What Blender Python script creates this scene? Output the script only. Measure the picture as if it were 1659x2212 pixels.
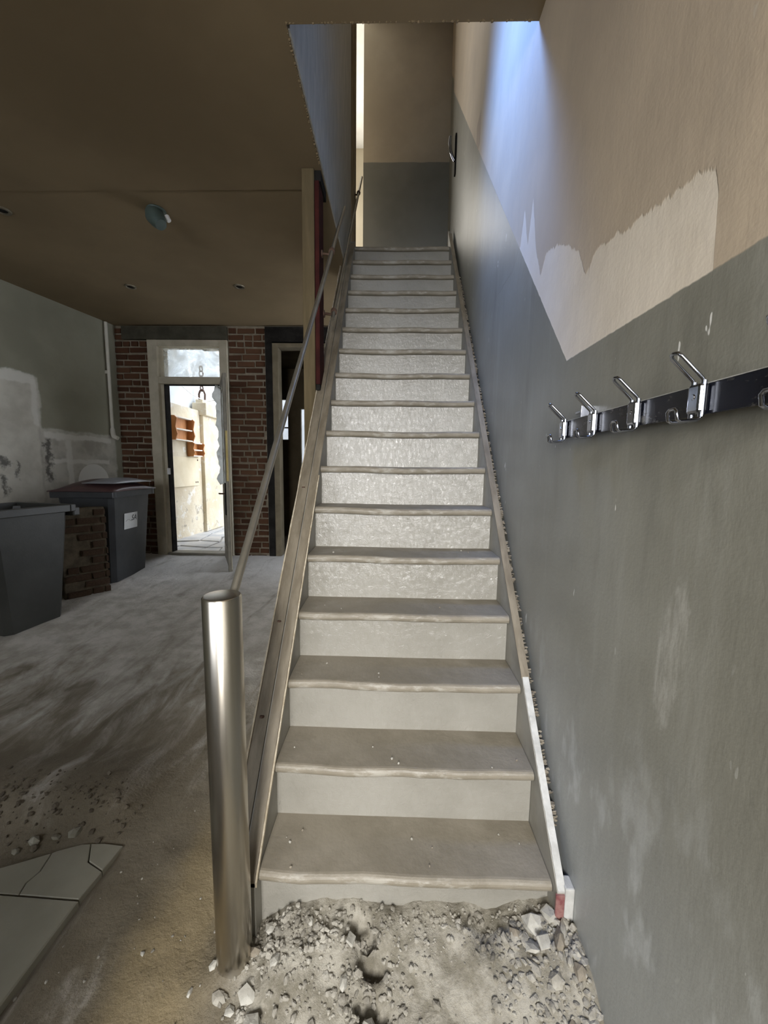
import bpy, bmesh, math, random
import numpy as np
from mathutils import Vector, Matrix
random.seed(7); np.random.seed(7)
PI = math.pi
scene = bpy.context.scene
COL = scene.collection
for o in list(bpy.data.objects): bpy.data.objects.remove(o)

# ------------------------------------------------------------------ camera
cam_d = bpy.data.cameras.new('camera'); cam = bpy.data.objects.new('camera', cam_d); COL.objects.link(cam)
cam_d.sensor_fit = 'VERTICAL'; cam_d.sensor_height = 24.0; cam_d.sensor_width = 18.0
cam_d.lens = 24.0*840/2212; cam_d.clip_start = .02; cam_d.clip_end = 200
_p, _y, _r = 0.113558509, 0.0228725, 0.0121786
_f = Vector((-math.sin(_y)*math.cos(_p), math.cos(_y)*math.cos(_p), -math.sin(_p)))
_rt = Vector((math.cos(_y), math.sin(_y), 0)); _up = _rt.cross(_f)
_R = _rt*math.cos(_r)+_up*math.sin(_r); _U = -_rt*math.sin(_r)+_up*math.cos(_r)
M4 = Matrix(((_R.x,_U.x,-_f.x,0),(_R.y,_U.y,-_f.y,0),(_R.z,_U.z,-_f.z,1.4),(0,0,0,1)))
cam.matrix_world = M4
scene.camera = cam

# ------------------------------------------------------------------ world, lights, exposure
w = bpy.data.worlds.new('sky'); scene.world = w; w.use_nodes = True
wn = w.node_tree.nodes; bg = wn['Background']
bg.inputs['Color'].default_value = (.86, .91, 1.0, 1); bg.inputs['Strength'].default_value = 4.4
vs = scene.view_settings
vs.view_transform = 'Standard'; vs.look = 'None'; vs.gamma = 1.0; vs.use_curve_mapping = False; vs.exposure = 0.66
def area(name, loc, direction, sx, sy, energy, color, spread=PI):
    d = bpy.data.lights.new(name, 'AREA'); d.shape = 'RECTANGLE'; d.size = sx; d.size_y = sy
    d.energy = energy; d.color = color; d.spread = spread
    o = bpy.data.objects.new(name, d); COL.objects.link(o); o.location = loc
    o.rotation_euler = Vector(direction).to_track_quat('-Z', 'Y').to_euler()
    return o
# daylight through the glazed fanlight and upper panel of the street door behind the viewer
area('street_door_daylight', (-.19, -1.84, 1.85), (.03, 1, -.44), .62, 1.25, 35, (1.0, .985, .955), 1.85)
# added blue lamp at an unseen opening, aimed at the right wall
area('stairwell_blue_lamp', (-.46, 2.45, 4.75), (.99, -.50, -1.95), .48, .66, 11, (.22, .42, 1.0), .80)
# daylight in the upper room beyond the landing
area('upper_room_daylight', (-1.5, 6.25, 4.75), (1.08, -1.7, 0), 1.2, 1.6, 66, (1.0, .95, .86))

# ------------------------------------------------------------------ helpers
class MB:
    def __init__(s): s.v = []; s.f = []; s.sm = []
    def add(s, vs, fs, smooth=False):
        n = len(s.v); s.v += [tuple(v) for v in vs]
        s.f += [tuple(i+n for i in f) for f in fs]; s.sm += [smooth]*len(fs); return s
    def box(s, x0, x1, y0, y1, z0, z1):
        v = [(x, y, z) for z in (z0, z1) for y in (y0, y1) for x in (x0, x1)]
        return s.add(v, [(0,2,3,1),(4,5,7,6),(0,1,5,4),(2,6,7,3),(0,4,6,2),(1,3,7,5)])
    def bbox(s, x0, x1, y0, y1, z0, z1, b):
        bm = bmesh.new(); bmesh.ops.create_cube(bm, size=1)
        for v in bm.verts: v.co = ((x0+x1)/2+v.co.x*(x1-x0), (y0+y1)/2+v.co.y*(y1-y0), (z0+z1)/2+v.co.z*(z1-z0))
        bmesh.ops.bevel(bm, geom=bm.edges[:], offset=b, segments=2, affect='EDGES', profile=.5)
        s.bm(bm); return s
    def bm(s, bm, smooth=False):
        bm.verts.index_update()
        s.add([v.co[:] for v in bm.verts], [[v.index for v in f.verts] for f in bm.faces], smooth); bm.free()
    def prism(s, pts, a0, a1, ax='x'):          # pts: 2D outline; extruded along ax
        def P(p, a):
            return (a, p[0], p[1]) if ax == 'x' else ((p[0], a, p[1]) if ax == 'y' else (p[0], p[1], a))
        n = len(pts)
        v = [P(p, a0) for p in pts]+[P(p, a1) for p in pts]
        f = [tuple(range(n))[::-1], tuple(range(n, 2*n))]+[(i, (i+1) % n, n+(i+1) % n, n+i) for i in range(n)]
        return s.add(v, f)
    def hexa(s, bot, top):                       # 4 points each
        return s.add(list(bot)+list(top), [(3,2,1,0),(4,5,6,7)]+[(i,(i+1)%4,4+(i+1)%4,4+i) for i in range(4)])
    def tube(s, pts, r, n=12, closed=False, cap=True):
        P = [Vector(p) for p in pts]; m = len(P); rr = r if isinstance(r, (list, tuple)) else [r]*m
        rings = []
        t0 = (P[1]-P[0]).normalized(); ref = Vector((0,0,1)) if abs(t0.z) < .9 else Vector((1,0,0))
        nrm = t0.cross(ref).normalized()
        for i in range(m):
            a = P[i-1] if (i > 0 or closed) else P[i]; b = P[(i+1) % m] if (i < m-1 or closed) else P[i]
            t = (b-a).normalized(); nrm = (nrm-t*nrm.dot(t)).normalized(); bn = t.cross(nrm)
            rings.append([P[i]+(nrm*math.cos(2*PI*k/n)+bn*math.sin(2*PI*k/n))*rr[i] for k in range(n)])
        v = [q for rg in rings for q in rg]; f = []
        for i in range(m if closed else m-1):
            j = (i+1) % m
            for k in range(n): f.append((i*n+k, i*n+(k+1) % n, j*n+(k+1) % n, j*n+k))
        s.add(v, f, True)
        if cap and not closed:
            s.add(rings[0], [tuple(range(n))[::-1]]); s.add(rings[-1], [tuple(range(n))])
        return s
    def lathe(s, prof, c=(0,0,0), n=32, ax='z'):
        v = []; f = []
        for r, h in prof:
            for k in range(n):
                a = 2*PI*k/n
                v.append((c[0]+r*math.cos(a), c[1]+r*math.sin(a), c[2]+h))
        for i in range(len(prof)-1):
            for k in range(n): f.append((i*n+k, i*n+(k+1) % n, (i+1)*n+(k+1) % n, (i+1)*n+k))
        return s.add(v, f, True)
    def mesh(s, name):
        me = bpy.data.meshes.new(name); me.from_pydata(s.v, [], s.f); me.update()
        me.polygons.foreach_set('use_smooth', s.sm)
        bm = bmesh.new(); bm.from_mesh(me); bmesh.ops.recalc_face_normals(bm, faces=bm.faces); bm.to_mesh(me); bm.free()
        return me
    def build(s, name, mat, parent=None, loc=None):
        return link(name, s.mesh(name), mat, parent, loc)
def link(name, me, mat, parent=None, loc=None):
    o = bpy.data.objects.new(name, me); COL.objects.link(o)
    if mat and not me.materials: me.materials.append(mat)
    if parent: o.parent = parent
    if loc: o.location = loc
    return o
def tag(o, label, cat, group=None, kind=None):
    o['label'] = label; o['category'] = cat
    if group: o['group'] = group
    if kind: o['kind'] = kind
    return o
def thing(name, label, cat, loc=(0,0,0), rz=0, group=None):
    o = bpy.data.objects.new(name, None); COL.objects.link(o); o.location = loc; o.rotation_euler = (0, 0, rz)
    o.empty_display_size = .1
    return tag(o, label, cat, group)
def struct(o, label, cat):
    tag(o, label, cat); o['kind'] = 'structure'; return o

# ------------------------------------------------------------------ materials
class NT:
    def __init__(s, name):
        s.m = bpy.data.materials.new(name); s.m.use_nodes = True
        s.t = s.m.node_tree; s.n = s.t.nodes; s.p = s.n['Principled BSDF']; s.out = s.n['Material Output']
        s.co = s.n.new('ShaderNodeTexCoord').outputs['Object']
    def L(s, a, b): s.t.links.new(a, b)
    def put(s, sock, v):
        if hasattr(v, 'is_output'): s.L(v, sock)
        elif isinstance(v, (tuple, list)):
            sock.default_value = (*v, 1) if len(v) == 3 and len(sock.default_value) == 4 else v
        else: sock.default_value = v
    def math(s, op, a, b=0, c=0, clamp=False):
        n = s.n.new('ShaderNodeMath'); n.operation = op; n.use_clamp = clamp
        for i, x in enumerate((a, b, c)): s.put(n.inputs[i], x)
        return n.outputs[0]
    def sep(s, v=None):
        n = s.n.new('ShaderNodeSeparateXYZ'); s.L(v or s.co, n.inputs[0]); return n.outputs
    def mapping(s, scale=(1,1,1), rot=(0,0,0), loc=(0,0,0), v=None):
        n = s.n.new('ShaderNodeMapping'); s.L(v or s.co, n.inputs[0])
        n.inputs['Scale'].default_value = scale; n.inputs['Rotation'].default_value = rot; n.inputs['Location'].default_value = loc
        return n.outputs[0]
    def noise(s, scale, detail=4, rough=.55, v=None, dist=0):
        n = s.n.new('ShaderNodeTexNoise'); s.L(v or s.co, n.inputs['Vector'])
        n.inputs['Scale'].default_value = scale; n.inputs['Detail'].default_value = detail
        n.inputs['Roughness'].default_value = rough; n.inputs['Distortion'].default_value = dist
        return n.outputs[0]
    def voro(s, scale, v=None, feature='F1'):
        n = s.n.new('ShaderNodeTexVoronoi'); s.L(v or s.co, n.inputs['Vector']); n.feature = feature
        n.inputs['Scale'].default_value = scale; return n.outputs['Distance']
    def step(s, v, lo, hi):
        n = s.n.new('ShaderNodeMapRange'); n.interpolation_type = 'SMOOTHSTEP'
        s.put(n.inputs[0], v); n.inputs[1].default_value = lo; n.inputs[2].default_value = hi
        return n.outputs[0]
    def ramp(s, v, stops, interp='LINEAR'):
        n = s.n.new('ShaderNodeValToRGB'); s.L(v, n.inputs[0]); r = n.color_ramp; r.interpolation = interp
        while len(r.elements) < len(stops): r.elements.new(.5)
        for e, (p, c) in zip(r.elements, stops):
            e.position = p; e.color = (*c, 1) if isinstance(c, (tuple, list)) else (c, c, c, 1)
        return n.outputs[0]
    def mix(s, f, a, b, mode='MIX'):
        n = s.n.new('ShaderNodeMix'); n.data_type = 'RGBA'; n.blend_type = mode
        s.put(n.inputs[0], f); s.put(n.inputs[6], a); s.put(n.inputs[7], b); return n.outputs[2]
    def bump(s, h, strength=.3, dist=.01, normal=None):
        n = s.n.new('ShaderNodeBump'); n.inputs['Strength'].default_value = strength; n.inputs['Distance'].default_value = dist
        s.L(h, n.inputs['Height'])
        if normal: s.L(normal, n.inputs['Normal'])
        return n.outputs[0]
    def done(s, color, rough=.7, normal=None, metal=0, spec=None):
        s.put(s.p.inputs['Base Color'], color); s.put(s.p.inputs['Roughness'], rough); s.put(s.p.inputs['Metallic'], metal)
        if normal: s.L(normal, s.p.inputs['Normal'])
        if spec is not None: s.p.inputs['Specular IOR Level'].default_value = spec
        return s.m
def basic(name, a, b, scale=6, rough=.7, bumps=.15, bscale=40, metal=0, dist=.006, spec=None, stretch=None):
    t = NT(name); v = t.mapping(stretch) if stretch else None
    nz = t.noise(scale, 5, .6, v)
    col = t.mix(t.step(nz, .3, .72), a, b)
    nb = t.noise(bscale, 4, .6, v)
    return t.done(col, rough, t.bump(nb, bumps, dist), metal, spec)

# right wall: grey-green dado stepping up with the stairs, beige above, a paler replastered patch
def mat_right():
    t = NT('right_wall_paint'); x, y, z = t.sep()
    wob = t.math('MULTIPLY', t.math('SUBTRACT', t.noise(30, 3), .5), .008)
    sl = t.math('ADD', t.math('MULTIPLY', t.math('SUBTRACT', y, 1.268), 1.115), 1.743)
    edge = t.math('MAXIMUM', sl, 1.735)
    d = t.math('ADD', t.math('SUBTRACT', z, edge), wob)
    upper = t.step(d, -.002, .002)
    # beige, streaky
    vs_ = t.mapping((1, 6, 1.4), rot=(.12, 0, 0))
    streak = t.noise(2.2, 6, .65, vs_)
    blot = t.noise(1.3, 4, .6)
    beige = t.mix(t.step(blot, .3, .7), (.44, .36, .27), (.56, .46, .34))
    beige = t.mix(t.math('MULTIPLY', t.step(streak, .45, .75), .22), beige, (.36, .31, .25))
    # pale patch: below a jagged line
    pts = [(.55,1.5),(.700,1.5),(.707,1.81),(.712,1.868),(.724,1.902),(.772,1.925),(.9,1.94),(1.0,1.955),(1.114,1.982),(1.172,1.945),(1.226,2.04),(1.386,2.14),(1.487,2.165),(1.53,2.11),(1.60,2.24),(1.66,2.45),(1.70,2.30),(1.76,2.47),(1.80,2.36),(1.9,2.3)]
    stops = [((a-.5)/1.5, (b-1.4)/1.2) for a, b in pts]
    hh = t.ramp(t.math('DIVIDE', t.math('SUBTRACT', y, .5), 1.5), stops)
    jag = t.math('MULTIPLY', t.math('SUBTRACT', t.noise(1, 4, .7, t.mapping((0, 28, 6))),   .5), .055)
    h2 = t.math('ADD', t.math('ADD', t.math('MULTIPLY', hh, 1.2), 1.4), jag)
    patch = t.step(t.math('SUBTRACT', h2, z), -.004, .004)
    pale = t.mix(t.step(t.noise(5, 4), .3, .7), (.68, .60, .49), (.76, .68, .57))
    up = t.mix(patch, beige, pale)
    # small bare strip further up
    def inbox(y0, y1, z0, z1, s=.01):
        a = t.math('MULTIPLY', t.step(y, y0-s, y0+s), t.step(y, y1+s, y1-s)); b = t.math('MULTIPLY', t.step(z, z0-s, z0+s), t.step(z, z1+s, z1-s))
        return t.math('MULTIPLY', a, b)
    up = t.mix(inbox(2.79, 2.92, 3.50, 3.70), up, (.40, .31, .24))
    # dado
    gn = t.noise(2.6, 5, .6); gs = t.noise(1.0, 5, .6, t.mapping((1, 14, 1.6)))
    grey = t.mix(t.step(gn, .3, .72), (.20, .194, .160), (.25, .245, .208))
    grey = t.mix(t.math('MULTIPLY', t.step(gs, .5, .8), .4), grey, (.33, .325, .29))
    grey = t.mix(t.math('MULTIPLY', t.step(t.noise(1.7, 3, .6, t.mapping((1, 5, 1), loc=(3, 1, 7))), .55, .75), .35), grey, (.115, .112, .095))
    # plaster dust low down: diagonal smears
    sm = t.noise(1, 4, .6, t.mapping((1, 12, 4.5), rot=(.5, 0, 0)))
    low = t.step(z, 1.0, .25)
    dust = t.math('MULTIPLY', t.step(sm, .52, .68), t.math('MULTIPLY', low, .95))
    grey = t.mix(dust, grey, (.50, .51, .50))
    grey = t.mix(t.math('MULTIPLY', low, .55), grey, (.40, .42, .42))  # bluish daylight near the floor put into the wall colour
    # scraped oval
    ey = t.math('DIVIDE', t.math('SUBTRACT', y, t.math('ADD', .715, t.math('MULTIPLY', t.math('SUBTRACT', z, 1.05), -.08))), .035)
    ez = t.math('DIVIDE', t.math('SUBTRACT', z, 1.05), .15)
    rr = t.math('ADD', t.math('MULTIPLY', ey, ey), t.math('MULTIPLY', ez, ez))
    ov = t.math('MULTIPLY', t.step(t.math('ADD', rr, t.noise(40, 3)), 1.7, 1.3), t.step(t.noise(1, 4, .7, t.mapping((1, 60, 12))), .35, .65))
    grey = t.mix(t.math('MULTIPLY', ov, .55), grey, (.42, .41, .37))
    # chips
    chip = t.step(t.noise(1, 2, .5, t.mapping((1, 42, 13))), .745, .765)
    chip = t.math('MULTIPLY', chip, t.step(t.noise(2.2, 2), .42, .6))
    col = t.mix(upper, grey, up)
    col = t.mix(t.math('MULTIPLY', chip, t.math('SUBTRACT', 1, t.math('MULTIPLY', upper, .8))), col, (.72, .71, .67))
    hb = t.math('ADD', t.math('ADD', t.math('MULTIPLY', t.noise(14, 5, .6), .5), t.math('MULTIPLY', streak, .55)), t.math('MULTIPLY', t.noise(110, 2), .12))
    hb = t.math('ADD', hb, t.math('MULTIPLY', t.math('ADD', patch, t.math('MULTIPLY', upper, .5)), -.25))
    rough = t.mix(upper, (.42,)*3, (.62,)*3)
    return t.done(col, rough, t.bump(hb, .28, .010))

def mat_left():
    t = NT('left_wall_plaster'); x, y, z = t.sep()
    wz = t.math('ADD', z, t.math('MULTIPLY', t.math('SUBTRACT', t.noise(7, 4), .5), .10))
    wy = t.math('ADD', y, t.math('MULTIPLY', t.math('SUBTRACT', t.noise(6, 4, .6, t.mapping(loc=(5, 5, 5))), .5), .08))
    def inbox(y0, y1, z0, z1, s=.015, Y=None, Z=None):
        Y = Y or wy; Z = Z or wz
        a = t.math('MULTIPLY', t.step(Y, y0-s, y0+s), t.step(Y, y1+s, y1-s)); b = t.math('MULTIPLY', t.step(Z, z0-s, z0+s), t.step(Z, z1+s, z1-s))
        return t.math('MULTIPLY', a, b)
    base = t.mix(t.step(t.noise(1.5, 5), .3, .7), (.215, .205, .150), (.285, .272, .205))
    c = base
    pale = t.mix(t.step(t.noise(4, 5), .3, .7), (.42, .395, .33), (.58, .555, .48))
    c = t.mix(inbox(2.6, 4.02, 1.0, 2.28), c, pale)
    c = t.mix(inbox(3.98, 4.86, .9, 1.76), c, t.mix(t.step(t.noise(5, 4), .35, .6), (.36, .335, .285), (.50, .475, .41)))
    for (a, b, e, f) in [(4.04, 4.8, 1.66, 1.72), (4.1, 4.76, 1.40, 1.45), (4.25, 4.31, 1.1, 1.66), (3.1, 3.99, 2.19, 2.29), (3.94, 4.0, 1.78, 2.25)]:
        c = t.mix(t.math('MULTIPLY', inbox(a, b, e, f, .012), .8), c, (.66, .64, .58))
    e1 = t.math('DIVIDE', t.math('SUBTRACT', y, 4.55), .19); e2 = t.math('DIVIDE', t.math('SUBTRACT', z, 1.2), .2)
    c = t.mix(t.step(t.math('ADD', t.math('MULTIPLY', e1, e1), t.math('MULTIPLY', e2, e2)), 1.02, .98), c, (.68, .66, .61))
    sy = t.math('ADD', y, t.math('MULTIPLY', t.math('SUBTRACT', t.noise(11, 5, .7), .5), .22)); sz = t.math('ADD', z, t.math('MULTIPLY', t.math('SUBTRACT', t.noise(9, 4, .6, t.mapping(loc=(2, 8, 3))), .5), .2))
    for (a, b, e, f) in [(4.035, 4.085, 1.22, 1.66), (3.60, 3.70, 1.38, 1.44), (3.76, 3.79, 1.25, 1.42), (3.62, 3.66, 1.1, 1.3)]:
        c = t.mix(t.math('MULTIPLY', inbox(a, b, e, f, .02, sy, sz), .85), c, (.06, .056, .05))
    # hollow where the old panel was cut away
    hb = t.math('ADD', t.math('MULTIPLY', t.noise(9, 5), .6), t.math('MULTIPLY', inbox(2.6, 4.0, 1.0, 2.28), .5))
    return t.done(c, .8, t.bump(hb, .4, .015))

def mat_floor():
    t = NT('dirt_floor'); x, y, z = t.sep()
    n1 = t.noise(1.6, 6, .6, t.mapping((1, 1, 1)), .4); n2 = t.noise(7, 6, .65); n3 = t.noise(60, 4, .7)
    v = t.mapping((3.2, 1.0, 1), rot=(0, 0, .9)); n4 = t.noise(2.2, 6, .65, v, .6)
    mud = t.mix(t.step(n1, .3, .7), (.125, .104, .070), (.205, .176, .128))
    dust = t.mix(t.step(n2, .3, .7), (.345, .318, .268), (.52, .49, .435))
    dust = t.mix(t.math('MULTIPLY', t.step(y, 3.4, 4.6), .6), dust, (.76, .76, .76))  # whiter toward the yard door: its daylight put into the dust colour
    far = t.step(y, 1.3, 2.9)
    fac = t.step(t.math('ADD', t.math('MULTIPLY', n4, .9), t.math('MULTIPLY', far, .36)), .46, .80)
    c = t.mix(fac, mud, dust)
    # ochre clay strip running beside the stairs
    dx = t.math('ABSOLUTE', t.math('SUBTRACT', x, t.math('ADD', -.60, t.math('MULTIPLY', t.math('SUBTRACT', n1, .5), .35))))
    och = t.math('MULTIPLY', t.step(dx, .17, .03), t.step(y, 2.0, 1.2))
    c = t.mix(t.math('MULTIPLY', och, .75), c, (.25, .195, .108))
    # light mortar debris in front of the stairs
    deb = t.math('MULTIPLY', t.step(t.math('ADD', x, t.math('MULTIPLY', t.math('SUBTRACT', n2, .5), .25)), -.45, -.33), t.step(y, 1.25, 1.1))
    dcol = t.mix(t.step(t.noise(16, 6, .65), .36, .66), (.185, .167, .128), (.36, .335, .28))
    c = t.mix(deb, c, dcol)
    c = t.mix(t.math('MULTIPLY', t.step(n3, .58, .78), .5), c, (.10, .085, .06))
    hb = t.math('ADD', t.noise(28, 6, .7), t.math('MULTIPLY', n3, .5))
    return t.done(c, .9, t.bump(hb, .5, .016), spec=.25)

def mat_ceiling():
    t = NT('ceiling_plaster')
    c = t.mix(t.step(t.noise(1.1, 4), .3, .7), (.165, .118, .060), (.21, .152, .080))  # warm shade put into the plaster colour
    return t.done(c, .85, t.bump(t.noise(12, 4), .15, .01))
def mat_riser():
    t = NT('riser_gloss_paint')
    v = t.mapping((5, 1, 14)); n1 = t.noise(2.4, 6, .68, v, .5); n2 = t.noise(34, 6, .75, t.mapping((1.6, 1, .8)), 1.2)
    c = t.mix(t.step(t.noise(3, 5), .3, .72), (.24, .226, .192), (.315, .30, .262))
    c = t.mix(t.math('MULTIPLY', t.step(n2, .6, .75), .45), c, (.14, .128, .108))
    h = t.math('ADD', t.math('MULTIPLY', n1, .7), t.math('MULTIPLY', n2, .8))
    return t.done(c, t.ramp(n2, [(.3, .09), (.7, .26)]), t.bump(h, .42, .008), spec=.9)
def mat_tread():
    t = NT('tread_dusty_paint')
    c = t.mix(t.step(t.noise(4, 6, .65), .3, .7), (.175, .152, .112), (.245, .216, .168))
    c = t.mix(t.math('MULTIPLY', t.step(t.noise(30, 4, .7), .62, .75), .4), c, (.12, .10, .08))
    x, y, z = t.sep()
    e = t.math('MULTIPLY', t.step(y, .014, .0), t.step(t.noise(1, 5, .7, t.mapping((9, 30, 30))), .50, .64))
    c = t.mix(t.math('MULTIPLY', e, .6), c, (.42, .40, .35))
    return t.done(c, t.ramp(t.noise(9, 4), [(.3, .42), (.7, .68)]), t.bump(t.noise(22, 5, .65), .3, .01))
def mat_brick():
    t = NT('old_red_brick'); oi = t.n.new('ShaderNodeObjectInfo')
    c = t.ramp(oi.outputs['Random'], [(0, (.070, .032, .017)), (.5, (.105, .046, .023)), (1, (.14, .070, .038))])
    c = t.mix(t.step(t.noise(24, 5, .7), .45, .75), c, (.10, .06, .045))
    return t.done(c, .9, t.bump(t.noise(60, 4), .5, .01), spec=.2)
def mat_steel():
    t = NT('brushed_steel')
    v = t.mapping((40, 40, 1.5)); n = t.noise(4, 4, .6, v)
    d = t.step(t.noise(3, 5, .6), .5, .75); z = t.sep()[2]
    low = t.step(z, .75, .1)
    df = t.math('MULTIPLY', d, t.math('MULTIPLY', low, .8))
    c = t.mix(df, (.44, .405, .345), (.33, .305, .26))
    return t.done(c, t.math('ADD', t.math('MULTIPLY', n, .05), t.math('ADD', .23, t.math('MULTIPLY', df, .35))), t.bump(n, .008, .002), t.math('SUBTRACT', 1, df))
def mat_glass(name, tint=(1,1,1), dirt=.0, dcol=(.8,.82,.78)):
    t = NT(name); n = t.n
    tr = n.new('ShaderNodeBsdfTransparent'); tr.inputs[0].default_value = (*tint, 1)
    gl = n.new('ShaderNodeBsdfGlossy'); gl.inputs['Roughness'].default_value = .05
    m1 = n.new('ShaderNodeMixShader'); m1.inputs[0].default_value = .06; t.L(tr.outputs[0], m1.inputs[1]); t.L(gl.outputs[0], m1.inputs[2])
    if dirt:
        ts = n.new('ShaderNodeBsdfTranslucent'); ts.inputs[0].default_value = (*dcol, 1)
        m2 = n.new('ShaderNodeMixShader'); f = t.math('MULTIPLY', t.step(t.noise(4, 5, .65, None, 1.0), .2, .7), dirt)
        t.L(f, m2.inputs[0]); t.L(m1.outputs[0], m2.inputs[1]); t.L(ts.outputs[0], m2.inputs[2]); m1 = m2
    t.L(m1.outputs[0], t.out.inputs[0]); return t.m
def mat_backwall():
    t = NT('stairwell_back_paint'); x, y, z = t.sep()
    edge = t.math('ADD', 4.855, t.math('MULTIPLY', t.math('SUBTRACT', t.noise(4, 2), .5), .03))
    g = t.mix(t.step(t.noise(2, 4), .3, .7), (.20, .205, .19), (.25, .255, .24))
    b = t.mix(t.step(t.noise(2.4, 4), .3, .7), (.46, .405, .32), (.56, .50, .40))
    return t.done(t.mix(t.step(t.math('SUBTRACT', z, edge), -.004, .004), g, b), .6, t.bump(t.noise(10, 4), .2, .01))
def mat_bar():
    t = NT('dusty_black_lacquer')
    d = t.step(t.noise(1, 5, .7, t.mapping((20, 14, 26))), .54, .74)
    c = t.mix(t.math('MULTIPLY', d, .8), (.006, .007, .013), (.26, .245, .21))
    return t.done(c, t.ramp(d, [(0, .25), (1, .7)]), t.bump(t.noise(40, 3), .05, .003))
def mat_yardwall():
    t = NT('peeling_cream_render'); x, y, z = t.sep()
    c = t.mix(t.step(t.noise(3, 5, .6), .3, .7), (.62, .53, .37), (.74, .67, .52))
    c = t.mix(t.math('MULTIPLY', t.step(t.noise(6, 6, .7), .55, .66), t.step(z, 1.9, .4)), c, (.38, .33, .25))
    c = t.mix(t.math('MULTIPLY', t.step(t.noise(5, 6, .7, t.mapping(loc=(4, 4, 4))), .56, .62), .8), c, (.80, .78, .72))
    return t.done(c, .85, t.bump(t.noise(8, 6, .7), .5, .03))
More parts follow.
